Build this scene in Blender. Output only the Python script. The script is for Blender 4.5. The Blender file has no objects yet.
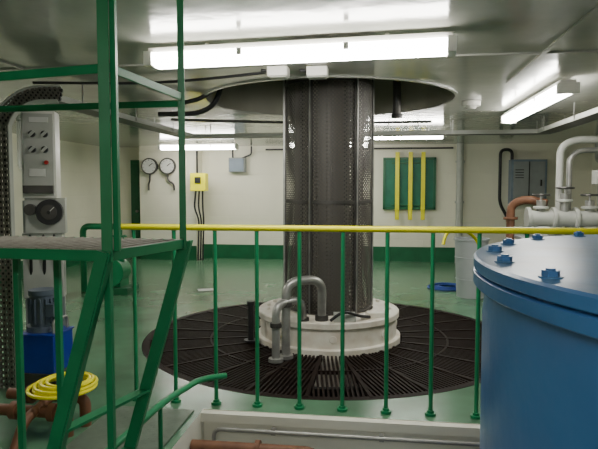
import bpy, bmesh, math, random
from mathutils import Vector, Matrix
random.seed(4)
YAW = math.radians(7.9)
cY, sY = math.cos(YAW), math.sin(YAW)
def C(x, y, z=0.0):
    """surveyed position (heading frame) -> room frame"""
    return Vector((x*cY - y*sY, x*sY + y*cY, z))

# ------------------------------------------------------------ materials
def mat(name, col, rough=0.5, metal=0.0, var=0.12, scale=6.0, bump=0.0, bscale=40.0, dark=None, spec=0.5, darkamt=0.5):
    m = bpy.data.materials.new(name); m.use_nodes = True
    nt = m.node_tree; b = nt.nodes['Principled BSDF']
    b.inputs['Roughness'].default_value = rough
    b.inputs['Metallic'].default_value = metal
    b.inputs['Specular IOR Level'].default_value = spec
    tc = nt.nodes.new('ShaderNodeTexCoord')
    n = nt.nodes.new('ShaderNodeTexNoise'); n.inputs['Scale'].default_value = scale
    n.inputs['Detail'].default_value = 6
    nt.links.new(tc.outputs['Object'], n.inputs['Vector'])
    r = nt.nodes.new('ShaderNodeValToRGB')
    r.color_ramp.elements[0].position = 0.3; r.color_ramp.elements[1].position = 0.7
    d = dark if dark else tuple(c*(1-var*2) for c in col)
    if dark: d = tuple(c*(1-darkamt)+k*darkamt for c, k in zip(col, dark))
    r.color_ramp.elements[0].color = (*d, 1); r.color_ramp.elements[1].color = (*col, 1)
    nt.links.new(n.outputs['Fac'], r.inputs['Fac'])
    nt.links.new(r.outputs['Color'], b.inputs['Base Color'])
    if bump > 0:
        n2 = nt.nodes.new('ShaderNodeTexNoise'); n2.inputs['Scale'].default_value = bscale
        nt.links.new(tc.outputs['Object'], n2.inputs['Vector'])
        bp = nt.nodes.new('ShaderNodeBump'); bp.inputs['Strength'].default_value = bump
        bp.inputs['Distance'].default_value = 0.02
        nt.links.new(n2.outputs['Fac'], bp.inputs['Height'])
        nt.links.new(bp.outputs['Normal'], b.inputs['Normal'])
    return m

def emis(name, col, s):
    m = bpy.data.materials.new(name); m.use_nodes = True
    b = m.node_tree.nodes['Principled BSDF']
    b.inputs['Base Color'].default_value = (*col, 1)
    b.inputs['Emission Color'].default_value = (*col, 1)
    b.inputs['Emission Strength'].default_value = s
    return m

def mathnode(nt):
    def M(op, a, bb=None):
        n = nt.nodes.new('ShaderNodeMath'); n.operation = op
        for i, v in enumerate((a, bb)):
            if v is None: continue
            if isinstance(v, (int, float)): n.inputs[i].default_value = v
            else: nt.links.new(v, n.inputs[i])
        return n.outputs[0]
    return M

def perforated(name, col, pitch, radial=True, R=0.44, thr=0.12, rough=0.45, metal=0.6):
    m = bpy.data.materials.new(name); m.use_nodes = True
    nt = m.node_tree; b = nt.nodes['Principled BSDF']; out = nt.nodes['Material Output']
    b.inputs['Base Color'].default_value = (*col, 1); b.inputs['Roughness'].default_value = rough
    b.inputs['Metallic'].default_value = metal
    tc = nt.nodes.new('ShaderNodeTexCoord'); sep = nt.nodes.new('ShaderNodeSeparateXYZ')
    nt.links.new(tc.outputs['Object'], sep.inputs[0])
    M = mathnode(nt)
    k = math.pi/pitch
    if radial:
        u = M('MULTIPLY', M('ARCTAN2', sep.outputs['Y'], sep.outputs['X']), round(R*k))
    else:
        u = M('MULTIPLY', M('ADD', sep.outputs['X'], sep.outputs['Y']), k)
    v = M('MULTIPLY', sep.outputs['Z'], k)
    h = M('GREATER_THAN', M('MULTIPLY', M('SINE', u), M('SINE', v)), thr)
    tr = nt.nodes.new('ShaderNodeBsdfTransparent'); mx = nt.nodes.new('ShaderNodeMixShader')
    nt.links.new(h, mx.inputs[0]); nt.links.new(b.outputs[0], mx.inputs[1]); nt.links.new(tr.outputs[0], mx.inputs[2])
    nt.links.new(mx.outputs[0], out.inputs['Surface'])
    return m

def checker_plate(name, col):
    m = mat(name, col, rough=0.45, metal=0.2, var=0.15, scale=9)
    nt = m.node_tree; b = nt.nodes['Principled BSDF']
    tc = nt.nodes.new('ShaderNodeTexCoord'); sep = nt.nodes.new('ShaderNodeSeparateXYZ')
    nt.links.new(tc.outputs['Object'], sep.inputs[0])
    M = mathnode(nt)
    h = M('MULTIPLY', M('SINE', M('MULTIPLY', sep.outputs['X'], 100)), M('SINE', M('MULTIPLY', sep.outputs['Y'], 100)))
    h = M('GREATER_THAN', h, 0.3)
    bp = nt.nodes.new('ShaderNodeBump'); bp.inputs['Strength'].default_value = 1.0; bp.inputs['Distance'].default_value = 0.006
    nt.links.new(h, bp.inputs['Height']); nt.links.new(bp.outputs['Normal'], b.inputs['Normal'])
    return m

GREEN = mat('green_enamel', (0.012, 0.22, 0.085), 0.36, var=0.10, spec=0.35)
DGREEN = mat('dark_green_paint', (0.007, 0.13, 0.05), 0.4)
YELLOW = mat('yellow_enamel', (0.90, 0.83, 0.005), 0.35, var=0.05)
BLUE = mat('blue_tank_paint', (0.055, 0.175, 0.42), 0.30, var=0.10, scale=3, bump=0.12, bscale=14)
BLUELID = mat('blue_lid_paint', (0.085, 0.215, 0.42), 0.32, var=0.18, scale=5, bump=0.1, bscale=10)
CREAM = mat('cream_paint', (0.78, 0.77, 0.66), 0.5, var=0.05, scale=2)
WHITEP = mat('white_paint', (0.76, 0.75, 0.70), 0.4, var=0.06, scale=4)
DIRTYW = mat('stained_white', (0.82, 0.80, 0.72), 0.45, dark=(0.42, 0.30, 0.18), darkamt=0.50, scale=7)
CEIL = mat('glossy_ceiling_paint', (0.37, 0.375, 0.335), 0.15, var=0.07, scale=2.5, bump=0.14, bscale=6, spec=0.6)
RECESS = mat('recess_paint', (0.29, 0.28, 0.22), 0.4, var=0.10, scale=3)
FLOOR = mat('green_floor_paint', (0.10, 0.235, 0.135), 0.25, dark=(0.06, 0.12, 0.07), darkamt=0.7, scale=2.2, bump=0.05, bscale=12, spec=0.4)
GREY = mat('grey_paint', (0.30, 0.32, 0.32), 0.45, var=0.08)
MOTOR = mat('slate_motor_paint', (0.09, 0.12, 0.16), 0.4, var=0.10)
LGREY = mat('light_grey_paint', (0.46, 0.47, 0.43), 0.4, var=0.08)
BINW = mat('pale_grey_plastic', (0.42, 0.45, 0.46), 0.4, var=0.05)
STEEL = mat('galvanised_steel', (0.40, 0.40, 0.38), 0.38, metal=0.6, var=0.15, scale=12)
DSTEEL = mat('dark_steel', (0.09, 0.085, 0.08), 0.4, metal=0.5, var=0.2)
BLACK = mat('black_rubber', (0.015, 0.015, 0.017), 0.5)
GRILLE = mat('oiled_iron_grille', (0.016, 0.009, 0.007), 0.6, metal=0.0, dark=(0.006, 0.004, 0.003), scale=8, spec=0.12)
PITD = mat('void_shade_black', (0.004, 0.003, 0.003), 0.9, spec=0.1)  # near-black colour stands in for the shade below the grille
RUST = mat('rusty_pipe', (0.20, 0.085, 0.04), 0.6, dark=(0.07, 0.03, 0.02), scale=14)
MBLUE = mat('royal_blue_enamel', (0.008, 0.04, 0.32), 0.35)
HBLUE = mat('blue_hose', (0.03, 0.08, 0.36), 0.4)
RED = mat('red_plastic', (0.5, 0.02, 0.02), 0.4)
PAPER = mat('paper', (0.75, 0.75, 0.72), 0.7)
BOARD = mat('green_board', (0.010, 0.17, 0.10), 0.5)
GRATE = mat('platform_grating', (0.22, 0.21, 0.17), 0.6, dark=(0.08, 0.06, 0.04), scale=20)
BLUEGREY = mat('bluegrey_enamel', (0.20, 0.26, 0.33), 0.4)
LAMP = emis('fluorescent_diffuser', (1.0, 0.975, 0.90), 40)
PERF = perforated('perforated_guard_sheet', (0.085, 0.078, 0.068), 0.019, True, 0.43, 0.34, 0.5, 0.1)
PERFT = perforated('perforated_tray_sheet', (0.20, 0.19, 0.17), 0.022, False, thr=0.25)
CHECK = checker_plate('checker_plate_steel', (0.15, 0.20, 0.15))
INNER = mat('inner_mast_paint', (0.14, 0.115, 0.095), 0.4, metal=0.2, var=0.15)
INNERL = mat('inner_mast_conduit', (0.38, 0.34, 0.29), 0.4, metal=0.2, var=0.15)

def wallmat():
    m = mat('white_blockwork', (0.84, 0.81, 0.665), 0.5, var=0.04, scale=1.5)
    nt = m.node_tree; b = nt.nodes['Principled BSDF']
    tc = nt.nodes.new('ShaderNodeTexCoord'); mp = nt.nodes.new('ShaderNodeMapping')
    mp.inputs['Rotation'].default_value = (math.pi/2, 0, 0)
    br = nt.nodes.new('ShaderNodeTexBrick'); br.inputs['Scale'].default_value = 1.0
    br.inputs['Brick Width'].default_value = 0.9; br.inputs['Row Height'].default_value = 0.45
    br.inputs['Mortar Size'].default_value = 0.012
    br.inputs['Color1'].default_value = (1,1,1,1); br.inputs['Color2'].default_value = (1,1,1,1); br.inputs['Mortar'].default_value = (0,0,0,1)
    nt.links.new(tc.outputs['Object'], mp.inputs['Vector']); nt.links.new(mp.outputs[0], br.inputs['Vector'])
    bp = nt.nodes.new('ShaderNodeBump'); bp.inputs['Strength'].default_value = 0.35; bp.inputs['Distance'].default_value = 0.02
    nt.links.new(br.outputs['Color'], bp.inputs['Height']); nt.links.new(bp.outputs['Normal'], b.inputs['Normal'])
    return m
WALL = wallmat()

# ------------------------------------------------------------ builder
class B:
    def __init__(s, name, origin=(0, 0, 0)):
        s.name = name; s.bm = bmesh.new(); s.mats = []; s.o = Vector(origin)
    def mi(s, m):
        if m not in s.mats: s.mats.append(m)
        return s.mats.index(m)
    def quad(s, pts, m, smooth=False):
        vs = [s.bm.verts.new(Vector(p)-s.o) for p in pts]
        f = s.bm.faces.new(vs); f.material_index = s.mi(m); f.smooth = smooth; return f
    def box(s, c, size, m, rz=0.0, rot=None):
        c = Vector(c); hx, hy, hz = [v/2 for v in size]
        R = rot if rot is not None else Matrix.Rotation(rz, 3, 'Z')
        vs = [s.bm.verts.new(c + R @ Vector((x, y, z)) - s.o) for x in (-hx, hx) for y in (-hy, hy) for z in (-hz, hz)]
        k = s.mi(m)
        for f in ((0,1,3,2),(4,6,7,5),(0,4,5,1),(2,3,7,6),(0,2,6,4),(1,5,7,3)):
            ff = s.bm.faces.new([vs[i] for i in f]); ff.material_index = k
    def beam(s, a, b, w, h, m, up=(0, 0, 1)):
        a = Vector(a); b = Vector(b); d = b-a; L = d.length; d.normalize()
        up = Vector(up)
        if abs(d.dot(up)) > 0.98: up = Vector((0, 1, 0))
        x = d.cross(up).normalized(); z = x.cross(d)
        R = Matrix((x, d, z)).transposed()
        s.box((a+b)/2, (w, L, h), m, rot=R)
    def sweep(s, pts, prof, m, cap=True, up0=None, smooth=True, closed=False):
        k = s.mi(m); rings = []; n = len(pts)
        pts = [Vector(p) for p in pts]
        def tan(i):
            if closed: return (pts[(i+1) % n]-pts[i-1]).normalized()
            if i == 0: return (pts[1]-pts[0]).normalized()
            if i == n-1: return (pts[-1]-pts[-2]).normalized()
            return ((pts[i+1]-pts[i]).normalized()+(pts[i]-pts[i-1]).normalized()).normalized()
        t = tan(0); u = Vector(up0) if up0 else (Vector((0, 0, 1)) if abs(t.z) < 0.9 else Vector((0, 1, 0)))
        u = (u - t*u.dot(t)).normalized()
        for i in range(n):
            t2 = tan(i)
            q = t.rotation_difference(t2); u = q @ u; u = (u - t2*u.dot(t2)).normalized(); t = t2
            v = t.cross(u)
            rings.append([s.bm.verts.new(pts[i] + u*p[0] + v*p[1] - s.o) for p in prof])
        m_ = len(prof)
        for i in (range(n) if closed else range(n-1)):
            r0, r1 = rings[i], rings[(i+1) % n]
            for j in range(m_):
                f = s.bm.faces.new([r0[j], r0[(j+1) % m_], r1[(j+1) % m_], r1[j]]); f.material_index = k; f.smooth = smooth
        if cap and not closed:
            for r in (rings[0][::-1], rings[-1]):
                f = s.bm.faces.new(r); f.material_index = k
    def pipe(s, pts, r, m, fillet=0.0, seg=12):
        pts = [Vector(p) for p in pts]
        out = [pts[0]]
        for i in range(1, len(pts)-1):
            p = pts[i]; a = pts[i-1]-p; b = pts[i+1]-p
            f = min(fillet, a.length*0.49, b.length*0.49)
            if f < 1e-4: out.append(p); continue
            A = p+a.normalized()*f; Bp = p+b.normalized()*f
            for j in range(8):
                t = j/7; out.append(A*(1-t)**2 + p*2*t*(1-t) + Bp*t*t)
        out.append(pts[-1])
        prof = [(r*math.cos(2*math.pi*j/seg), r*math.sin(2*math.pi*j/seg)) for j in range(seg)]
        s.sweep(out, prof, m)
    def cyl(s, a, b, r, m, seg=20, r2=None):
        a = Vector(a); b = Vector(b); d = (b-a).normalized()
        u = Vector((0, 0, 1)) if abs(d.z) < 0.9 else Vector((1, 0, 0))
        u = (u-d*u.dot(d)).normalized(); v = d.cross(u); r2 = r if r2 is None else r2
        k = s.mi(m); R = []
        for c, rr in ((a, r), (b, r2)):
            R.append([s.bm.verts.new(c+(u*math.cos(2*math.pi*j/seg)+v*math.sin(2*math.pi*j/seg))*rr-s.o) for j in range(seg)])
        for j in range(seg):
            f = s.bm.faces.new([R[0][j], R[0][(j+1) % seg], R[1][(j+1) % seg], R[1][j]]); f.material_index = k; f.smooth = seg > 8
        for q in (R[0][::-1], R[1]):
            f = s.bm.faces.new(q); f.material_index = k
    def lathe(s, c, prof, m, seg=64, cap0=False, cap1=False, smooth=True, a0=0, a1=2*math.pi):
        c = Vector(c); k = s.mi(m); R = []
        full = abs(a1-a0-2*math.pi) < 1e-6
        n = seg if full else seg+1
        for r, z in prof:
            R.append([s.bm.verts.new(c+Vector((r*math.cos(a0+(a1-a0)*j/seg), r*math.sin(a0+(a1-a0)*j/seg), z))-s.o) for j in range(n)])
        for i in range(len(R)-1):
            for j in range(seg):
                j2 = (j+1) % n
                f = s.bm.faces.new([R[i][j], R[i][j2], R[i+1][j2], R[i+1][j]]); f.material_index = k
                f.smooth = smooth
        if cap0: f = s.bm.faces.new(R[0][::-1]); f.material_index = k
        if cap1: f = s.bm.faces.new(R[-1]); f.material_index = k
    def torus(s, c, R, r, m, axis='Z', seg=40, rs=8):
        pts = []
        for j in range(seg):
            a = 2*math.pi*j/seg
            p = {'Z': (R*math.cos(a), R*math.sin(a), 0), 'Y': (R*math.cos(a), 0, R*math.sin(a)), 'X': (0, R*math.cos(a), R*math.sin(a))}[axis]
            pts.append(Vector(c)+Vector(p))
        prof = [(r*math.cos(2*math.pi*j/rs), r*math.sin(2*math.pi*j/rs)) for j in range(rs)]
        s.sweep(pts, prof, m, closed=True, up0={'Z': (0,0,1), 'Y': (0,1,0), 'X': (1,0,0)}[axis])
    def sphere(s, c, r, m, sz=(1, 1, 1)):
        k = s.mi(m)
        res = bmesh.ops.create_uvsphere(s.bm, u_segments=16, v_segments=10, radius=r)
        for v in res['verts']:
            v.co = Vector((v.co.x*sz[0], v.co.y*sz[1], v.co.z*sz[2])) + Vector(c)-s.o
            for f in v.link_faces: f.material_index = k; f.smooth = True
    def done(s, bevel=0.0, fixn=True, parent=None):
        if fixn: bmesh.ops.recalc_face_normals(s.bm, faces=s.bm.faces)
        me = bpy.data.meshes.new(s.name); s.bm.to_mesh(me); s.bm.free()
        for m in s.mats: me.materials.append(m)
        ob = bpy.data.objects.new(s.name, me); ob.location = s.o
        bpy.context.collection.objects.link(ob)
        if parent: ob.parent = parent
        try: me.set_sharp_from_angle(angle=math.radians(40))
        except Exception: pass
        if bevel > 0:
            md = ob.modifiers.new('bevel', 'BEVEL'); md.width = bevel; md.segments = 2; md.limit_method = 'ANGLE'; md.angle_limit = math.radians(50)
        return ob

def plate_hole(b, x0, x1, y0, y1, z, cx, cy, R, m, n=96):
    angs = set(2*math.pi*i/n for i in range(n))
    for X in (x0, x1):
        for Y in (y0, y1): angs.add(math.atan2(Y-cy, X-cx) % (2*math.pi))
    angs = sorted(angs)
    def outer(a):
        dx, dy = math.cos(a), math.sin(a); t = 1e9
        if dx > 1e-9: t = min(t, (x1-cx)/dx)
        if dx < -1e-9: t = min(t, (x0-cx)/dx)
        if dy > 1e-9: t = min(t, (y1-cy)/dy)
        if dy < -1e-9: t = min(t, (y0-cy)/dy)
        return (cx+dx*t, cy+dy*t, z)
    I = [b.bm.verts.new((cx+R*math.cos(a), cy+R*math.sin(a), z)) for a in angs]
    O = [b.bm.verts.new(outer(a)) for a in angs]; k = b.mi(m)
    for j in range(len(angs)):
        j2 = (j+1) % len(angs)
        f = b.bm.faces.new([I[j], I[j2], O[j2], O[j]]); f.material_index = k

# ------------------------------------------------------------ room shell
X0, X1, Y0, Y1, ZC = -5.85, 4.1, -2.5, 11.9, 2.38
YW = Y1-0.005
DC = C(0.30, 5.83)      # mast centre on the floor
cx, cy = DC.x, DC.y
PX0, PX1, PY0, PY1 = -1.17, 2.6, 0.35, 3.70   # service pit

b = B('floor')
plate_hole(b, X0, X1, PY1, Y1, 0, cx, cy, 1.85, FLOOR)
b.quad([(X0, Y0, 0), (PX0, Y0, 0), (PX0, PY1, 0), (X0, PY1, 0)], FLOOR)
b.quad([(PX1, Y0, 0), (X1, Y0, 0), (X1, PY1, 0), (PX1, PY1, 0)], FLOOR)
b.quad([(PX0, Y0, 0), (PX1, Y0, 0), (PX1, PY0, 0), (PX0, PY0, 0)], FLOOR)
for f in b.bm.faces:
    f.normal_update()
    if f.normal.z < 0: f.normal_flip()
b.done(fixn=False)
zb = -1.1
b = B('floor_pit')
for p, q in (((PX0, PY0), (PX1, PY0)), ((PX1, PY0), (PX1, PY1)), ((PX1, PY1), (PX0, PY1)), ((PX0, PY1), (PX0, PY0))):
    b.quad([(p[0], p[1], 0), (q[0], q[1], 0), (q[0], q[1], zb), (p[0], p[1], zb)], CREAM)
b.quad([(PX0, PY0, zb), (PX1, PY0, zb), (PX1, PY1, zb), (PX0, PY1, zb)], GREY)
b.box(((PX0+PX1)/2, PY1-0.03, -0.035), (PX1-PX0, 0.06, 0.06), CREAM)
b.box(((PX0+PX1)/2, PY1-0.04, -0.40), (PX1-PX0, 0.08, 0.10), CREAM)
b.done()
RH = 1.22
b = B('ceiling')
plate_hole(b, X0, X1, Y0, Y1, ZC, cx, cy, RH, CEIL)
b.done(fixn=False)
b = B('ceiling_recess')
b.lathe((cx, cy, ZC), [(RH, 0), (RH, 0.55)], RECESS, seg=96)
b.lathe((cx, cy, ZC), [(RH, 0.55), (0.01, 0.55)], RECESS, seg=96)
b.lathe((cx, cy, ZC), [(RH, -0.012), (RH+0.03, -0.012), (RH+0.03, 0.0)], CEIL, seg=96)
b.done(fixn=False)

def wall(name, pts):
    b = B(name); b.quad(pts, WALL); b.done(fixn=False)
wall('wall_back', [(X0, Y1, 0), (X1, Y1, 0), (X1, Y1, ZC), (X0, Y1, ZC)])
wall('wall_front', [(X0, Y0, 0), (X1, Y0, 0), (X1, Y0, ZC), (X0, Y0, ZC)])
wall('wall_left', [(X0, Y0, 0), (X0, Y1, 0), (X0, Y1, ZC), (X0, Y0, ZC)])
wall('wall_right', [(X1, Y0, 0), (X1, Y1, 0), (X1, Y1, ZC), (X1, Y0, ZC)])
b = B('baseboard_back'); b.box(((X0+X1)/2, Y1-0.015, 0.15), (X1-X0, 0.03, 0.30), DGREEN); b.done()
b = B('baseboard_left'); b.box((X0+0.015, (Y0+Y1)/2, 0.15), (0.03, Y1-Y0-0.1, 0.30), DGREEN); b.done()
b = B('baseboard_right'); b.box((X1-0.015, (Y0+Y1)/2, 0.15), (0.03, Y1-Y0-0.1, 0.30), DGREEN); b.done()
b = B('trim_1')
b.box((1.05, 2.4, ZC-0.006), (0.03, 5.2, 0.012), CEIL); b.done()
b = B('trim_2')
b.box((-2.6, 2.0, ZC-0.006), (0.03, 4.0, 0.012), CEIL); b.done()
b = B('trim_3')
b.box(((X0+X1)/2, 3.98, ZC-0.006), (X1-X0, 0.03, 0.012), CEIL); b.done()

# pilaster with gauges
pc = C(-2.82, 11.35)
b = B('wall_pilaster')
b.box((pc.x, Y1-0.2, ZC/2), (1.22, 0.40, ZC), WALL)
b.box((pc.x, Y1-0.41, 0.15), (1.22, 0.02, 0.30), DGREEN)
b.done()
for i, gx in enumerate((-0.36, 0.03)):
    b = B('pressure_gauge')
    g = Vector((pc.x+gx, Y1-0.43, 1.95))
    b.cyl(g, g+Vector((0, -0.07, 0)), 0.17, DSTEEL, 32); b.cyl(g+Vector((0, -0.07, 0)), g+Vector((0, -0.075, 0)), 0.145, PAPER, 32)
    b.beam(g+Vector((0, -0.08, 0)), g+Vector((0.08, -0.08, 0.06)), 0.012, 0.012, BLACK)
    for k in range(9):
        a = math.radians(-45+k*33.75)
        b.beam(g+Vector((math.cos(a)*0.11, -0.078, math.sin(a)*0.11)), g+Vector((math.cos(a)*0.135, -0.078, math.sin(a)*0.135)), 0.008, 0.006, BLACK)
    sgn = 1 if i else -1
    b.pipe([g+Vector((0, -0.03, -0.16)), g+Vector((0, -0.03, -0.30)), g+Vector((0.08*sgn+0.05, -0.03, -0.36)), g+Vector((0.08*sgn+0.05, -0.03, -0.5))], 0.02, DSTEEL, 0.08)
    b.done()

b = B('door_1')
dx = C(-3.62, 11.7).x
b.box((dx, YW-0.05, 1.05), (0.20, 0.10, 2.1), DGREEN); b.box((dx+0.02, YW-0.11, 1.05), (0.12, 0.02, 1.95), DGREEN)
b.sphere((dx+0.05, YW-0.14, 1.0), 0.03, STEEL); b.done(0.004)

b = B('junction_box')
p = C(-1.30, 12.0)
b.box((p.x, YW-0.09, 1.98), (0.34, 0.18, 0.30), GREY); b.box((p.x, YW-0.185, 1.98), (0.30, 0.012, 0.26), BLUEGREY)
b.pipe([(p.x-0.1, YW-0.1, 2.1), (p.x-0.1, YW-0.1, 2.36)], 0.018, BLACK); b.pipe([(p.x+0.05, YW-0.1, 2.1), (p.x+0.3, YW-0.1, 2.2), (p.x+0.3, YW-0.1, 2.37)], 0.018, BLACK, 0.05)
b.done(0.006)
b = B('yellow_isolator_box')
p = C(-2.10, 11.3)
b.box((p.x, YW-0.52, 1.62), (0.32, 0.2, 0.36), YELLOW); b.box((p.x, YW-0.63, 1.66), (0.12, 0.03, 0.12), BLACK)
b.box((p.x, YW-0.21, 1.62), (0.06, 0.42, 0.06), DSTEEL)
for k in range(3):
    b.pipe([(p.x-0.08+k*0.07, YW-0.5, 1.44), (p.x-0.12+k*0.09, YW-0.5, 1.1), (p.x-0.02+k*0.05, YW-0.5, 0.85), (p.x-0.05+k*0.05, YW-0.5, 0.01)], 0.018, BLACK, 0.1)
b.pipe([(p.x-0.05, YW-0.5, 1.8), (p.x-0.05, YW-0.5, 2.37)], 0.02, BLACK)
b.done(0.006)

b = B('barred_notice_board')
p = C(2.22, 11.6)
b.box((p.x, YW-0.03, 1.59), (1.02, 0.06, 1.00), BOARD)
for sx in (-0.5, 0.5): b.box((p.x+sx, YW-0.045, 1.59), (0.05, 0.09, 1.04), DGREEN)
for sz in (-0.50, 0.50): b.box((p.x, YW-0.045, 1.59+sz), (1.05, 0.09, 0.05), DGREEN)
for k in (-0.24, 0.02, 0.27): b.box((p.x+k, YW-0.12, 1.54), (0.08, 0.04, 1.36), YELLOW)
for z in (1.15, 2.0): b.box((p.x, YW-0.098, z), (0.7, 0.015, 0.03), DGREEN)
b.done(0.004)

b = B('downpipe')
p = C(3.18, 11.4)
b.cyl((p.x, YW-0.16, 0), (p.x, YW-0.16, ZC-0.005), 0.07, LGREY)
for z in (0.5, 1.2, 2.0): b.cyl((p.x, YW-0.16, z), (p.x, YW-0.16, z+0.04), 0.09, LGREY); b.box((p.x, YW-0.08, z+0.02), (0.05, 0.14, 0.03), LGREY)
b.done()
b = B('conduit_run')
b.pipe([(-2.35, YW-0.03, 2.30), (p.x-0.12, YW-0.03, 2.30)], 0.018, DSTEEL)
b.done()

b = B('switch_cabinet')
p = C(4.45, 11.2)
b.box((p.x, YW-0.13, 1.62), (0.66, 0.26, 0.86), BLUEGREY); b.box((p.x, YW-0.265, 1.62), (0.58, 0.012, 0.78), GREY)
b.box((p.x, YW-0.275, 1.62), (0.018, 0.012, 0.78), BLACK); b.box((p.x+0.22, YW-0.28, 1.6), (0.03, 0.03, 0.12), BLACK)
for k in range(4): b.box((p.x-0.18, YW-0.275, 1.85-k*0.05), (0.16, 0.008, 0.015), BLACK)
b.pipe([(p.x-0.3, YW-0.15, 2.02), (p.x-0.3, YW-0.15, 2.25), (p.x-0.52, YW-0.15, 2.25), (p.x-0.52, YW-0.15, 1.2), (p.x-0.35, YW-0.15, 0.9), (p.x-0.35, YW-0.15, 0.4)], 0.03, BLACK, 0.14)
b.done(0.006)

# ------------------------------------------------------------ mast, grille
mast = bpy.data.objects.new('rotating_mast_assembly', None); bpy.context.collection.objects.link(mast)
b = B('perforated_guard', (cx, cy, 0))
seg = 6
for k in range(seg):
    a0 = 2*math.pi*k/seg+0.2; a1 = 2*math.pi*(k+1)/seg+0.2
    b.lathe((cx, cy, 0), [(0.43, 0.30), (0.43, 2.90)], PERF, seg=12, a0=a0, a1=a1)
    a = a0
    b.box((cx+0.436*math.cos(a), cy+0.436*math.sin(a), 1.60), (0.012, 0.05, 2.60), DSTEEL, rz=a)
    b.box((cx+0.445*math.cos(a), cy+0.445*math.sin(a), 1.60), (0.03, 0.008, 2.60), STEEL, rz=a)
for z in (0.30, 1.35, 2.5):
    b.lathe((cx, cy, z), [(0.425, 0), (0.441, 0), (0.441, 0.03), (0.425, 0.03)], DSTEEL)
b.done(parent=mast)
b = B('inner_mast', (cx, cy, 0))
b.lathe((cx, cy, 0), [(0.21, 0.24), (0.21, 2.92)], INNER, 40)
for k in range(12):
    a = 2*math.pi*k/12+0.1; r = 0.31
    b.cyl((cx+r*math.cos(a), cy+r*math.sin(a), 0.24), (cx+r*math.cos(a), cy+r*math.sin(a), 2.92), (0.035, 0.02, 0.05)[k % 3], (INNER, BLACK, INNERL)[k % 3], 12)
b.done(parent=mast)
b = B('bearing_drum', (cx, cy, 0))
b.lathe((cx, cy, 0), [(0.30, -0.30), (0.73, -0.30), (0.73, 0.03), (0.715, 0.035), (0.69, 0.035), (0.69, 0.215), (0.715, 0.22), (0.715, 0.27), (0.705, 0.28), (0.52, 0.28), (0.50, 0.295), (0.455, 0.295), (0.455, 0.24), (0.30, 0.24)], DIRTYW)
for k in range(20):
    a = 2*math.pi*k/20
    p = Vector((cx+0.62*math.cos(a), cy+0.62*math.sin(a), 0.28)); b.cyl(p, p+Vector((0, 0, 0.025)), 0.022, DIRTYW, 6)
for k in range(8):
    a = 2*math.pi*k/8+0.15
    p = Vector((cx+0.688*math.cos(a), cy+0.688*math.sin(a), 0.125)); dn = Vector((math.cos(a), math.sin(a), 0))
    b.cyl(p, p+dn*0.015, 0.035, DIRTYW, 16)
d = C(0.12, -0.60)
b.box((cx+d.x, cy+d.y, 0.315), (0.20, 0.12, 0.07), LGREY, rz=YAW)
d = C(0.42, -0.45); b.box((cx+d.x, cy+d.y, 0.305), (0.16, 0.10, 0.05), DIRTYW, rz=0.5)
b.done(0.004, parent=mast)
b = B('oil_return_pipes')
A = C(-0.20, 4.90)
b.pipe([A, A+Vector((0, 0, 0.50)), C(0.02, 5.12, 0.50), C(0.04, 5.24, 0.27)], 0.036, STEEL, 0.11, 16)
A2 = C(-0.115, 5.00)
b.pipe([A2, A2+Vector((0, 0, 0.68)), C(0.21, 5.15, 0.68), C(0.21, 5.25, 0.28)], 0.040, STEEL, 0.14, 16)
for q in (A, A2): b.cyl(q, q+Vector((0, 0, 0.03)), 0.065, STEEL)
b.cyl(A+Vector((0, 0, 0.30)), A+Vector((0, 0, 0.34)), 0.050, DSTEEL)
b.cyl(A2+Vector((0, 0, 0.46)), A2+Vector((0, 0, 0.50)), 0.055, DSTEEL)
b.cyl(C(0.21, 5.25, 0.28), C(0.21, 5.25, 0.33), 0.062, DSTEEL)
b.cyl(C(0.04, 5.24, 0.27), C(0.04, 5.24, 0.31), 0.055, DSTEEL)
b.done(parent=mast)
b = B('grease_hose')
b.pipe([C(0.28, 5.1, 0.31), C(0.40, 5.1, 0.40), C(0.55, 5.2, 0.33), C(0.66, 5.3, 0.30)], 0.014, BLACK, 0.1)
b.done(parent=mast)

b = B('radial_grille', (cx, cy, 0))
b.lathe((cx, cy, 0), [(1.78, -0.05), (1.78, 0.0), (1.845, 0.0), (1.845, -0.05)], GRILLE, 96)
for rr in (1.18,): b.lathe((cx, cy, 0), [(rr, -0.03), (rr, 0.0), (rr+0.02, 0.0), (rr+0.02, -0.03)], GRILLE, 96)
NS = 24
for k in range(NS):
    a = 2*math.pi*k/NS; u = Vector((math.cos(a), math.sin(a), 0))
    b.beam(DC+u*0.75+Vector((0, 0, -0.02)), DC+u*1.80+Vector((0, 0, -0.02)), 0.030, 0.045, GRILLE)
    a2 = a+math.pi/NS; u2 = Vector((math.cos(a2), math.sin(a2), 0)); v2 = Vector((-u2.y, u2.x, 0))
    t2 = math.tan(math.pi/NS)
    for j in range(-6, 7):
        off = j*0.036
        rin = max(0.75, abs(off)/t2+0.03)
        rout = math.sqrt(1.80**2-off*off)
        if rin < rout: b.beam(DC+u2*rin+v2*off+Vector((0, 0, -0.022)), DC+u2*rout+v2*off+Vector((0, 0, -0.022)), 0.016, 0.035, GRILLE)
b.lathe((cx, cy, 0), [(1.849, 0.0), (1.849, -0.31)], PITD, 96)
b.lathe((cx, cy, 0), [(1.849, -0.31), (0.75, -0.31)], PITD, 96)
b.done()
b = B('stub_standpipe')
b.cyl(C(-0.47, 5.55, 0.004), C(-0.47, 5.55, 0.36), 0.03, BLACK); b.cyl(C(-0.47, 5.55, 0.36), C(-0.47, 5.55, 0.40), 0.04, BLACK); b.cyl(C(-0.47, 5.55, 0.004), C(-0.47, 5.55, 0.02), 0.07, BLACK)
b.done()

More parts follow.
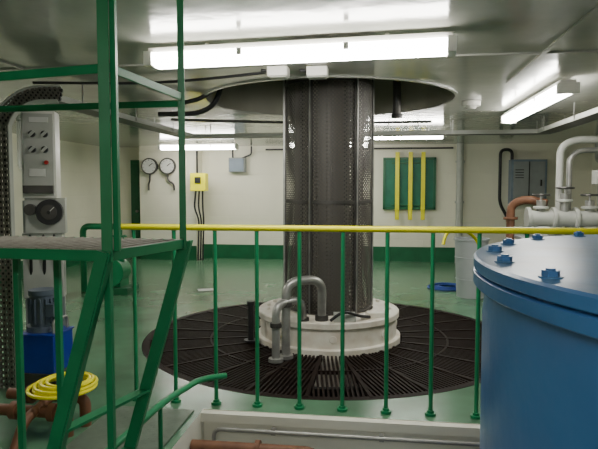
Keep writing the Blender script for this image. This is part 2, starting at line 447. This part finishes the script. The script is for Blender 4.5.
# ------------------------------------------------------------ guard rail
RY, RZ = 3.80, 1.23
b = B('guard_railing')
xs = [-1.108+0.2917*k for k in range(-2, 13)]
for x in xs:
    b.cyl((x, RY, 0.0), (x, RY, RZ-0.02), 0.014, GREEN, 12)
    b.cyl((x, RY, 0.0), (x, RY, 0.018), 0.036, GREEN, 14)
    b.cyl((x, RY, 0.018), (x, RY, 0.035), 0.022, GREEN, 12)
b.pipe([(-1.80, RY, RZ), (xs[-1]+0.05, RY, RZ)], 0.021, YELLOW)
b.done()
b = B('curved_kick_rail')
b.pipe([C(-0.50, 3.86, 0.22), C(-0.66, 3.75, 0.23), C(-0.78, 3.25, 0.27), C(-0.86, 2.75, 0.28), C(-0.93, 2.35, 0.28)], 0.02, GREEN, 0.16)
q = C(-0.79, 3.2); b.pipe([(q.x, q.y, 0.27), (q.x, q.y, 0.012)], 0.013, GREEN)
b.done()
b = B('yellow_safety_hoop')
b.pipe([C(0.97, 3.85, 1.12), C(0.99, 3.86, 1.20), C(1.08, 3.90, 1.225), C(1.18, 3.93, 1.19), C(1.25, 3.96, 1.11), C(1.28, 3.98, 0.95)], 0.011, YELLOW, 0.06)
b.done()

# ------------------------------------------------------------ raised platform with steep ladder
ZP = 1.26
FR = C(-0.72, 2.15); BR = C(-0.53, 2.62)
L = Vector((-1, 0.06, 0))*1.25
FL = FR+L; BL = BR+L
plat = bpy.data.objects.new('access_platform', None); bpy.context.collection.objects.link(plat)
b = B('platform_deck')
up = Vector((0, 0, 1))
def q4(z0, z1, m):
    P = [FR, BR, BL, FL]
    b.quad([p+up*z1 for p in P], m); b.quad([p+up*z0 for p in P], m)
    for i in range(4): b.quad([P[i]+up*z0, P[(i+1) % 4]+up*z0, P[(i+1) % 4]+up*z1, P[i]+up*z1], m)
q4(ZP-0.012, ZP, GRATE)
for i in range(26):
    t = i/25; b.beam(FR+L*t+up*(ZP+0.004), BR+L*t+up*(ZP+0.004), 0.008, 0.01, GRATE)
for p, q in ((FR, BR), (BR, BL), (FR, FL)):
    b.beam(p+up*(ZP-0.015), q+up*(ZP-0.015), 0.012, 0.042, GREEN)
ZT_ = ZC-0.004
for P, w in ((FR, 0.042), (BR, 0.030)):
    b.box(P+up*((ZP-0.04+ZT_)/2), (w, 0.008, ZT_-ZP+0.04), GREEN, rz=0.15)
    b.box(P+Vector((-w/2, w/2, (ZP-0.04+ZT_)/2)), (0.008, w, ZT_-ZP+0.04), GREEN, rz=0.15)
b.box(FR+Vector((0.026, 0.03, (ZP+ZT_)/2)), (0.022, 0.022, ZT_-ZP), GREEN)
zr = 1.93
b.beam(FR+up*(zr+0.01), FL+up*(zr-0.03), 0.010, 0.034, GREEN)
b.beam(FR+up*(zr+0.02), BR+up*(zr-0.02), 0.010, 0.034, GREEN)
b.beam(BR+up*(zr-0.05), BL+up*(zr-0.05), 0.010, 0.030, GREEN)
for p in (C(-0.735, 2.20), C(-1.26, 2.55), C(-1.10, 2.60)):
    b.box((p.x, p.y, 0.013+(ZP-0.035)/2), (0.026, 0.026, ZP-0.035), GREEN)
b.done(0.002, parent=plat)
b = B('steep_ladder')
s1 = (C(-0.73, 2.14, ZP), C(-1.07, 2.14, 0.013)); s2 = (C(-0.52, 2.63, ZP), C(-0.875, 2.63, 0.0))
for s_, w_ in ((s1, 0.055), (s2, 0.045)):
    b.beam(s_[0], s_[1], 0.012, 0.055, GREEN, up=(1, 0, 0))
    o = C(0, 0.015)
    b.beam(s_[0]+o+Vector((0.022, 0, 0)), s_[1]+o+Vector((0.022, 0, 0)), w_, 0.008, GREEN, up=(1, 0, 0))
for z in (0.28, 0.56):
    t = 1-z/ZP
    a_ = s1[0].lerp(s1[1], t); b_ = s2[0].lerp(s2[1], t)
    b.beam(a_, b_, 0.05, 0.012, GREEN)
b.done(parent=plat)
b = B('checker_plate_cover')
b.box((-1.50, 2.55, 0.006), (0.56, 2.2, 0.012), CHECK)
b.done(0.002)

# ------------------------------------------------------------ pit pipes
b = B('rusty_drain_pipe')
b.pipe([(PX0+0.01, 3.42, -0.13), (-0.35, 3.42, -0.13), (-0.30, 3.42, -0.5), (-0.30, 3.42, -1.09)], 0.04, RUST, 0.1)
b.cyl((-0.75, 3.42, -0.13), (-0.72, 3.42, -0.13), 0.06, RUST); b.done()
b = B('pit_conduit')
b.pipe([(PX0+0.1, 3.60, -1.09), (PX0+0.1, 3.60, -0.09), (2.5, 3.60, -0.09)], 0.014, STEEL, 0.06)
for k in range(5): b.box((PX0+0.5+k*0.7, 3.615, -0.09), (0.03, 0.04, 0.04), STEEL)
b.done()
b = B('rusty_globe_valve')
p = Vector((0.56, 3.30, -0.09))
b.cyl(p+Vector((0, 0.0, -1.0)), p, 0.05, RUST); b.sphere(p, 0.065, RUST); b.cyl(p+Vector((-0.11, 0, 0)), p+Vector((0.11, 0, 0)), 0.04, RUST); b.cyl(p+Vector((0.1, 0, 0)), p+Vector((0.13, 0, 0)), 0.065, RUST)
b.done()

# ------------------------------------------------------------ blue tank
TC = C(1.405, 1.28); ZT = 1.322; TR = 0.970
b = B('blue_pressure_tank', (TC.x, TC.y, 0))
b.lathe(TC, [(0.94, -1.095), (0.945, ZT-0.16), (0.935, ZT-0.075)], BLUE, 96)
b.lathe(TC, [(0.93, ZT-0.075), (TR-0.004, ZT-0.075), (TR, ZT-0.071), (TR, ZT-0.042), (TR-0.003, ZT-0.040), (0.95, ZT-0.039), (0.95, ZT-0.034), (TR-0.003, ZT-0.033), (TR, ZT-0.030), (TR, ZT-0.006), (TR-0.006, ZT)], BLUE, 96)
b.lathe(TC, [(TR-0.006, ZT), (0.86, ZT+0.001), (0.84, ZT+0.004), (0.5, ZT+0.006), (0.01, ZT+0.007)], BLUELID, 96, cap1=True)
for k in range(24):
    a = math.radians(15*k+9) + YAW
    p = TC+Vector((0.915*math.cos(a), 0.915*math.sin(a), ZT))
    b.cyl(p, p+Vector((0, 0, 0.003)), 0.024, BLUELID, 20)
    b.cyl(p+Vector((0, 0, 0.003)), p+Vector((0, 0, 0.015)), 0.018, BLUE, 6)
    b.cyl(p+Vector((0, 0, 0.015)), p+Vector((0, 0, 0.019)), 0.010, BLUE, 12)
    b.cyl(p+Vector((0, 0, -0.090)), p+Vector((0, 0, -0.075)), 0.016, BLUE, 6)
b.torus(TC+Vector((0, 0, 0.35)), 0.947, 0.008, BLUE, seg=96)
b.done()

# ------------------------------------------------------------ bin, hose coil, paper
p = C(2.38, 7.9)
b = B('grey_waste_bin', (p.x, p.y, 0))
b.lathe(p, [(0.01, 0.0), (0.19, 0.0), (0.225, 0.78), (0.24, 0.785), (0.24, 0.81), (0.215, 0.81), (0.215, 0.75), (0.18, 0.03), (0.01, 0.03)], BINW, 32)
for z in (0.25, 0.55): b.torus(p+Vector((0, 0, z)), 0.19+0.045*z+0.003, 0.006, BINW, seg=32)
b.done()
b = B('coiled_blue_hose'); p = C(2.20, 8.55)
for k in range(5): b.torus(p+Vector((0.01*k, 0.008*k, 0.015+0.012*(k % 3))), 0.26-0.03*k, 0.013, HBLUE)
b.done()
b = B('paper_sheet'); p = C(-1.36, 8.4)
b.box((p.x, p.y, 0.004), (0.26, 0.18, 0.004), PAPER, rz=0.4); b.done()

# ------------------------------------------------------------ light fittings
def fixture(name, c, length, rz=0.0):
    c = Vector(c); b = B(name, c)
    R = Matrix.Rotation(rz, 3, 'Z')
    h = length/2
    b.box(c+Vector((0, 0, 0.045)), (length, 0.12, 0.035), WHITEP, rz=rz)
    prof = [(-0.075, 0.028), (-0.08, 0.0), (-0.065, -0.035), (-0.03, -0.05), (0.03, -0.05), (0.065, -0.035), (0.08, 0.0), (0.075, 0.028)]
    k = b.mi(LAMP); Rg = []
    for x in (-h+0.03, h-0.03):
        Rg.append([b.bm.verts.new(R @ Vector((x, y, z))) for y, z in prof])
    for j in range(len(prof)):
        f = b.bm.faces.new([Rg[0][j], Rg[0][(j+1) % 8], Rg[1][(j+1) % 8], Rg[1][j]]); f.material_index = k
    for s_ in (-1, 1):
        b.box(c+R @ Vector((s_*(h-0.005), 0, -0.005)), (0.05, 0.165, 0.085), WHITEP, rz=rz)
        b.cyl(c+R @ Vector((s_*h*0.6, 0, 0.06)), c+R @ Vector((s_*h*0.6, 0, ZC-0.003-c.z)), 0.012, WHITEP)
        b.box(c+R @ Vector((s_*h*0.35, 0.08, 0.01)), (0.03, 0.012, 0.04), STEEL, rz=rz)
        b.box(c+R @ Vector((s_*h*0.35, -0.08, 0.01)), (0.03, 0.012, 0.04), STEEL, rz=rz)
    return b.done(0.003)
fixture('fluorescent_light', (-0.50, 3.40, 2.290), 1.80, math.radians(-4))
fixture('fluorescent_light', (1.46, 5.85, 2.285), 2.1, math.radians(90))
fixture('fluorescent_light', (0.35, 8.75, 2.275), 1.2)
fixture('fluorescent_light', (-3.4, 10.6, 2.275), 1.5)  # added fitting, brightens the left part of the back wall
fixture('fluorescent_light', (-0.9, 10.4, 2.275), 1.5)  # added fitting hidden behind the mast, puts light on the back wall
fixture('fluorescent_light', (-0.3, -0.9, 2.275), 1.8)  # extra unseen fitting behind the camera, added to light the near end
fixture('fluorescent_light', (-4.4, 5.2, 2.275), 1.8, math.radians(90))  # extra fitting added out of view to lift the left side

for x in (-0.15, 0.135):
    p = C(x, 4.25)
    b = B('lighting_junction_box'); b.box((p.x, p.y, ZC-0.038), (0.15, 0.12, 0.07), WHITEP); b.box((p.x, p.y, ZC-0.077), (0.13, 0.10, 0.012), LGREY)
    b.pipe([(p.x-0.07, p.y, ZC-0.03), (p.x-0.13, p.y, ZC-0.02)], 0.012, BLACK); b.done(0.006)
p = C(1.75, 5.9)
b = B('smoke_detector'); b.cyl((p.x, p.y, ZC-0.003), (p.x, p.y, ZC-0.05), 0.09, WHITEP, 24); b.cyl((p.x, p.y, ZC-0.05), (p.x, p.y, ZC-0.08), 0.06, WHITEP, 24, r2=0.04); b.done()

# ------------------------------------------------------------ cable trays
ZT2 = 2.20
def straight_tray(p, q, w=0.22):
    b = B('cable_tray')
    p = Vector(p); q = Vector(q); d = (q-p).normalized(); n = Vector((-d.y, d.x, 0))
    b.beam(p, q, w, 0.006, DSTEEL)
    for s_ in (-1, 1): b.beam(p+n*s_*w/2+Vector((0, 0, 0.02)), q+n*s_*w/2+Vector((0, 0, 0.02)), 0.006, 0.05, LGREY)
    Lg = (q-p).length; k = 0.4
    for j, (off, r, mm) in enumerate(((-0.07, 0.018, BLACK), (-0.025, 0.022, LGREY), (0.03, 0.016, BLACK), (0.07, 0.02, LGREY))):
        b.cyl(p+n*off+Vector((0, 0, 0.003+r)), q+n*off+Vector((0, 0, 0.003+r)), r, mm, 10)
    while k < Lg:
        c_ = p+d*k
        for s_ in (-1, 1): b.beam(c_+n*s_*(w/2+0.01), Vector((c_.x, c_.y, ZC-0.003))+n*s_*(w/2+0.01), 0.01, 0.01, STEEL)
        k += 1.1
    b.done()
straight_tray((-2.65, 4.3, ZT2), (-2.65, 7.70, ZT2))
straight_tray((-2.76, 7.82, ZT2), (2.2, 7.82, ZT2))
straight_tray((2.1, 1.5, ZT2), (2.1, 7.70, ZT2))
b = B('perforated_cable_riser')
a0 = C(-2.17, 4.22)
path = [(a0.x, a0.y, 0.005), (a0.x, a0.y, 1.95)]
for k in range(1, 9):
    t = math.radians(90*k/8); path.append((a0.x+0.25*(1-math.cos(t)), a0.y+0.02*k, 1.95+0.25*math.sin(t)))
path.append((a0.x+0.36, a0.y+0.18, 2.20))
W = 0.14
b.sweep(path, [(-W/2, -0.003), (W/2, -0.003), (W/2, 0.003), (-W/2, 0.003)], PERFT, up0=(1, 0, 0), smooth=False)
for s_ in (-1, 1):
    b.sweep([Vector(p) for p in path], [(s_*W/2-0.004, -0.02), (s_*W/2+0.004, -0.02), (s_*W/2+0.004, 0.02), (s_*W/2-0.004, 0.02)], LGREY, up0=(1, 0, 0), smooth=False)
for o_ in (-0.04, 0.0, 0.04):
    b.sweep([Vector(p)+Vector((0, 0.03, 0)) for p in path], [(o_+0.015*math.cos(a*math.pi/4), 0.015*math.sin(a*math.pi/4)) for a in range(8)], BLACK, up0=(1, 0, 0))
b.done()
b = B('overhead_cable')
b.pipe([C(-2.1, 4.6, 2.33), C(-1.2, 4.7, 2.34), C(-0.6, 4.45, 2.34), C(-0.25, 4.3, 2.35)], 0.011, BLACK, 0.3)
b.done()
b = B('overhead_cable')
b.pipe([C(-1.45, 5.6, 2.30), C(-1.15, 5.55, 2.30), C(-0.90, 5.45, 2.34), C(-0.80, 5.55, 2.46), C(-0.78, 5.6, 2.88)], 0.022, BLACK, 0.1)
b.pipe([C(-1.45, 6.0, 2.26), C(-1.05, 5.95, 2.26), C(-0.86, 5.85, 2.32), C(-0.78, 5.85, 2.5), C(-0.78, 5.85, 2.88)], 0.026, BLACK, 0.1)
b.done()
b = B('overhead_cable')
b.pipe([C(-1.5, 6.8, 2.30), C(-0.4, 7.05, 2.30), C(0.6, 7.15, 2.30), C(1.6, 7.0, 2.30)], 0.016, DSTEEL, 0.1)
b.done()
b = B('hanging_conduit')
b.pipe([C(1.06, 6.3, 2.9), C(1.06, 6.3, 2.26)], 0.045, DSTEEL); b.cyl(C(1.06, 6.3, 2.26), C(1.06, 6.3, 2.30), 0.06, BLACK)
b.done()

# ------------------------------------------------------------ left equipment
b = B('control_panel_stand')
p = C(-2.06, 4.62); rz = math.radians(20)
R = Matrix.Rotation(rz, 3, 'Z')
def LP(x, y, z): return Vector((p.x, p.y, z))+R @ Vector((x, y, 0))
b.box(LP(0, 0, 1.76), (0.25, 0.18, 0.68), WHITEP, rz=rz)
b.box(LP(0.0, -0.095, 1.76), (0.22, 0.012, 0.64), LGREY, rz=rz)
for x, z in ((-0.04, 1.92), (0.05, 1.92), (-0.04, 1.80), (0.05, 1.80)):
    b.cyl(LP(x, -0.10, z), LP(x, -0.125, z), 0.026, BLACK, 16)
    b.beam(LP(x-0.02, -0.135, z-0.02), LP(x+0.02, -0.135, z+0.02), 0.012, 0.02, LGREY)
b.cyl(LP(0.06, -0.10, 1.70), LP(0.06, -0.12, 1.70), 0.016, RED, 16)
b.box(LP(0.01, -0.106, 2.03), (0.14, 0.01, 0.04), PAPER, rz=rz)
b.box(LP(-0.01, -0.106, 1.62), (0.12, 0.01, 0.06), PAPER, rz=rz)
b.box(LP(0.0, -0.12, 1.49), (0.22, 0.05, 0.06), DSTEEL, rz=rz)
b.box(LP(0.03, -0.02, 1.28), (0.30, 0.08, 0.28), LGREY, rz=rz)
b.cyl(LP(0.07, -0.06, 1.31), LP(0.07, -0.12, 1.31), 0.10, BLACK, 32); b.cyl(LP(0.07, -0.12, 1.31), LP(0.07, -0.123, 1.31), 0.060, DSTEEL, 32)
b.beam(LP(0.07, -0.127, 1.31), LP(0.11, -0.127, 1.35), 0.007, 0.005, PAPER)
b.cyl(LP(0.07, -0.12, 1.31), LP(0.07, -0.135, 1.31), 0.014, BLACK, 16)
b.cyl(LP(-0.075, -0.06, 1.33), LP(-0.075, -0.10, 1.33), 0.045, DSTEEL, 24)
b.box(LP(0, 0.02, 0.88), (0.30, 0.12, 0.52), LGREY, rz=rz)
for x in (-0.13, 0.13): b.box(LP(x, 0.02, 0.70), (0.04, 0.04, 1.40), GREY, rz=rz)
for x in (-0.1, 0.0, 0.08): b.pipe([LP(x, 0.0, 1.2), LP(x+0.02, -0.08, 1.0), LP(x, 0.0, 0.7)], 0.012, BLACK, 0.05)
b.done(0.004)
b = B('hydraulic_pump_unit')
p = C(-1.84, 4.12)
b.box((p.x, p.y, 0.095), (0.30, 0.28, 0.19), DSTEEL)
b.box((p.x, p.y, 0.325), (0.27, 0.26, 0.27), MBLUE)
b.box((p.x, p.y, 0.465), (0.29, 0.28, 0.012), MBLUE)
b.cyl((p.x-0.02, p.y, 0.47), (p.x-0.02, p.y, 0.51), 0.11, MOTOR, 24)
b.cyl((p.x-0.02, p.y, 0.51), (p.x-0.02, p.y, 0.73), 0.083, MOTOR, 24)
for k in range(16):
    a = 2*math.pi*k/16; b.box((p.x-0.02+0.090*math.cos(a), p.y+0.090*math.sin(a), 0.62), (0.02, 0.006, 0.18), MOTOR, rz=a)
b.cyl((p.x-0.02, p.y, 0.73), (p.x-0.02, p.y, 0.77), 0.092, MOTOR, 24)
b.box((p.x+0.08, p.y-0.03, 0.63), (0.06, 0.09, 0.09), MOTOR)
b.pipe([(p.x+0.11, p.y-0.08, 0.47), (p.x+0.11, p.y-0.08, 0.56), (p.x+0.11, p.y+0.10, 0.56), (p.x+0.11, p.y+0.10, 0.47)], 0.012, STEEL, 0.04)
b.done(0.005)
b = B('rusty_valve_manifold')
p = C(-1.52, 3.58)
b.pipe([(p.x-0.35, p.y, 0.18), (p.x+0.17, p.y, 0.18), (p.x+0.17, p.y, 0.0)], 0.035, RUST, 0.06)
b.pipe([(p.x-0.35, p.y-0.16, 0.14), (p.x+0.14, p.y-0.16, 0.14), (p.x+0.14, p.y-0.16, 0.0)], 0.035, RUST, 0.06)
b.pipe([(p.x-0.05, p.y, 0.18), (p.x-0.05, p.y-0.30, 0.14), (p.x-0.05, p.y-0.40, 0.0)], 0.03, RUST, 0.06)
for x in (-0.2, 0.05):
    b.cyl((p.x+x-0.02, p.y, 0.18), (p.x+x+0.02, p.y, 0.18), 0.055, RUST); b.cyl((p.x+x-0.02, p.y-0.16, 0.14), (p.x+x+0.02, p.y-0.16, 0.14), 0.055, RUST)
    b.cyl((p.x+x, p.y-0.08, 0.0), (p.x+x, p.y-0.08, 0.22), 0.015, DSTEEL)
b.done()
b = B('coiled_yellow_hose')
for k in range(6): b.torus(C(-1.49+0.006*k, 3.55+0.004*k, 0.250+0.014*(k//2)+0.002*k), 0.20-0.022*(k % 3)-0.006*k, 0.011, YELLOW)
b.done()
b = B('green_circulation_pump')
p = C(-2.62, 8.2)
b.box((p.x, p.y, 0.05), (0.5, 0.4, 0.1), DGREEN)
b.cyl((p.x, p.y-0.18, 0.32), (p.x, p.y+0.12, 0.32), 0.17, GREEN, 24); b.cyl((p.x, p.y-0.21, 0.32), (p.x, p.y-0.18, 0.32), 0.2, GREEN, 24)
b.box((p.x, p.y, 0.15), (0.24, 0.28, 0.14), GREEN)
b.cyl((p.x+0.05, p.y, 0.4), (p.x+0.05, p.y, 0.82), 0.07, GREEN, 20); b.cyl((p.x+0.05, p.y, 0.8), (p.x+0.05, p.y, 0.83), 0.11, GREEN, 20)
b.pipe([(p.x+0.05, p.y, 0.83), (p.x+0.05, p.y, 0.95), (p.x-0.5, p.y, 0.95), (p.x-0.5, p.y, 0.0)], 0.045, GREEN, 0.1)
b.done(0.004)
b = B('tall_filter_vessel')
p = C(-3.30, 7.6)
b.lathe(p, [(0.01, 0.25), (0.10, 0.27), (0.13, 0.33), (0.13, 1.45), (0.10, 1.55), (0.01, 1.58)], LGREY, 24)
for a in (0, 2.1, 4.2): b.box((p.x+0.11*math.cos(a), p.y+0.11*math.sin(a), 0.18), (0.03, 0.03, 0.36), LGREY)
b.pipe([(p.x, p.y, 1.55), (p.x, p.y, 1.75), (p.x-0.4, p.y, 1.75), (p.x-0.4, p.y, ZC-0.003)], 0.03, LGREY, 0.08)
b.done()

# ------------------------------------------------------------ right pipework
b = B('valve_manifold')
p = C(3.05, 6.6)
def RP(x, y, z): return p+Vector((x, y, z))
b.box(RP(0, 0, 0.45), (0.9, 0.4, 0.9), LGREY)
b.box(RP(0, 0, 0.92), (1.0, 0.5, 0.04), GREY)
b.cyl(RP(-0.40, 0, 1.15), RP(0.45, 0, 1.15), 0.09, LGREY, 24)
for x in (-0.40, -0.12, 0.12, 0.42): b.cyl(RP(x-0.02, 0, 1.15), RP(x+0.02, 0, 1.15), 0.13, LGREY, 24)
b.box(RP(-0.25, 0, 0.99), (0.12, 0.2, 0.14), LGREY); b.box(RP(0.25, 0, 0.99), (0.12, 0.2, 0.14), LGREY)
for x, h in ((-0.26, 1.36), (0.0, 1.44), (0.27, 1.36)):
    b.cyl(RP(x, 0, 1.15), RP(x, 0, h), 0.05, STEEL); b.cyl(RP(x, 0, h-0.1), RP(x, 0, h-0.07), 0.085, LGREY)
    b.torus(RP(x, 0, h+0.06), 0.09, 0.012, DSTEEL, seg=24); b.cyl(RP(x, 0, h), RP(x, 0, h+0.08), 0.012, STEEL)
    b.beam(RP(x-0.09, 0, h+0.06), RP(x+0.09, 0, h+0.06), 0.012, 0.012, DSTEEL)
b.pipe([RP(-0.02, 0.15, 0.94), RP(-0.02, 0.15, 1.97), RP(0.12, 0.15, 2.06), RP(0.8, 0.15, 2.06)], 0.042, LGREY, 0.12)
b.pipe([RP(0.10, 0.2, 0.94), RP(0.10, 0.2, 1.85), RP(0.2, 0.2, 1.94), RP(0.85, 0.2, 1.94)], 0.033, STEEL, 0.1)
b.box(RP(0.38, -0.05, 1.62), (0.18, 0.16, 0.16), LGREY); b.cyl(RP(0.38, -0.13, 1.62), RP(0.38, -0.16, 1.62), 0.06, PAPER, 24)
b.cyl(RP(0.38, 0, 1.2), RP(0.38, 0, 1.6), 0.03, STEEL)
b.pipe([C(2.56, 6.95, 0.0), C(2.56, 6.95, 1.30), C(2.70, 6.86, 1.37), C(2.90, 6.72, 1.32)], 0.05, RUST, 0.12)
b.cyl(C(2.56, 6.95, 1.12), C(2.56, 6.95, 1.15), 0.085, RUST); b.cyl(C(2.56, 6.95, 0.0), C(2.56, 6.95, 0.03), 0.09, RUST)
b.done(0.006)
b = B('pipe_bank')
for k in range(4):
    y = 8.6+k*0.5
    b.pipe([(X1-0.12, y, 0.0), (X1-0.12, y, 1.7+0.1*k), (X1-0.12, y+1.2, 1.7+0.1*k), (X1-0.12, y+1.2, ZC-0.003)], 0.045, (LGREY, STEEL, RUST, LGREY)[k], 0.12)
b.done()

# ------------------------------------------------------------ world + camera
w = bpy.data.worlds.new('world'); bpy.context.scene.world = w; w.use_nodes = True
w.node_tree.nodes['Background'].inputs[0].default_value = (0.5, 0.5, 0.45, 1)
w.node_tree.nodes['Background'].inputs[1].default_value = 0.05
cam = bpy.data.cameras.new('camera'); co = bpy.data.objects.new('camera', cam)
bpy.context.collection.objects.link(co)
cam.sensor_width = 36; cam.lens = 36*575/598; cam.clip_start = 0.05
co.location = (0, 0, 1.5); co.rotation_euler = (math.radians(90-3.63), 0, YAW)
bpy.context.scene.camera = co
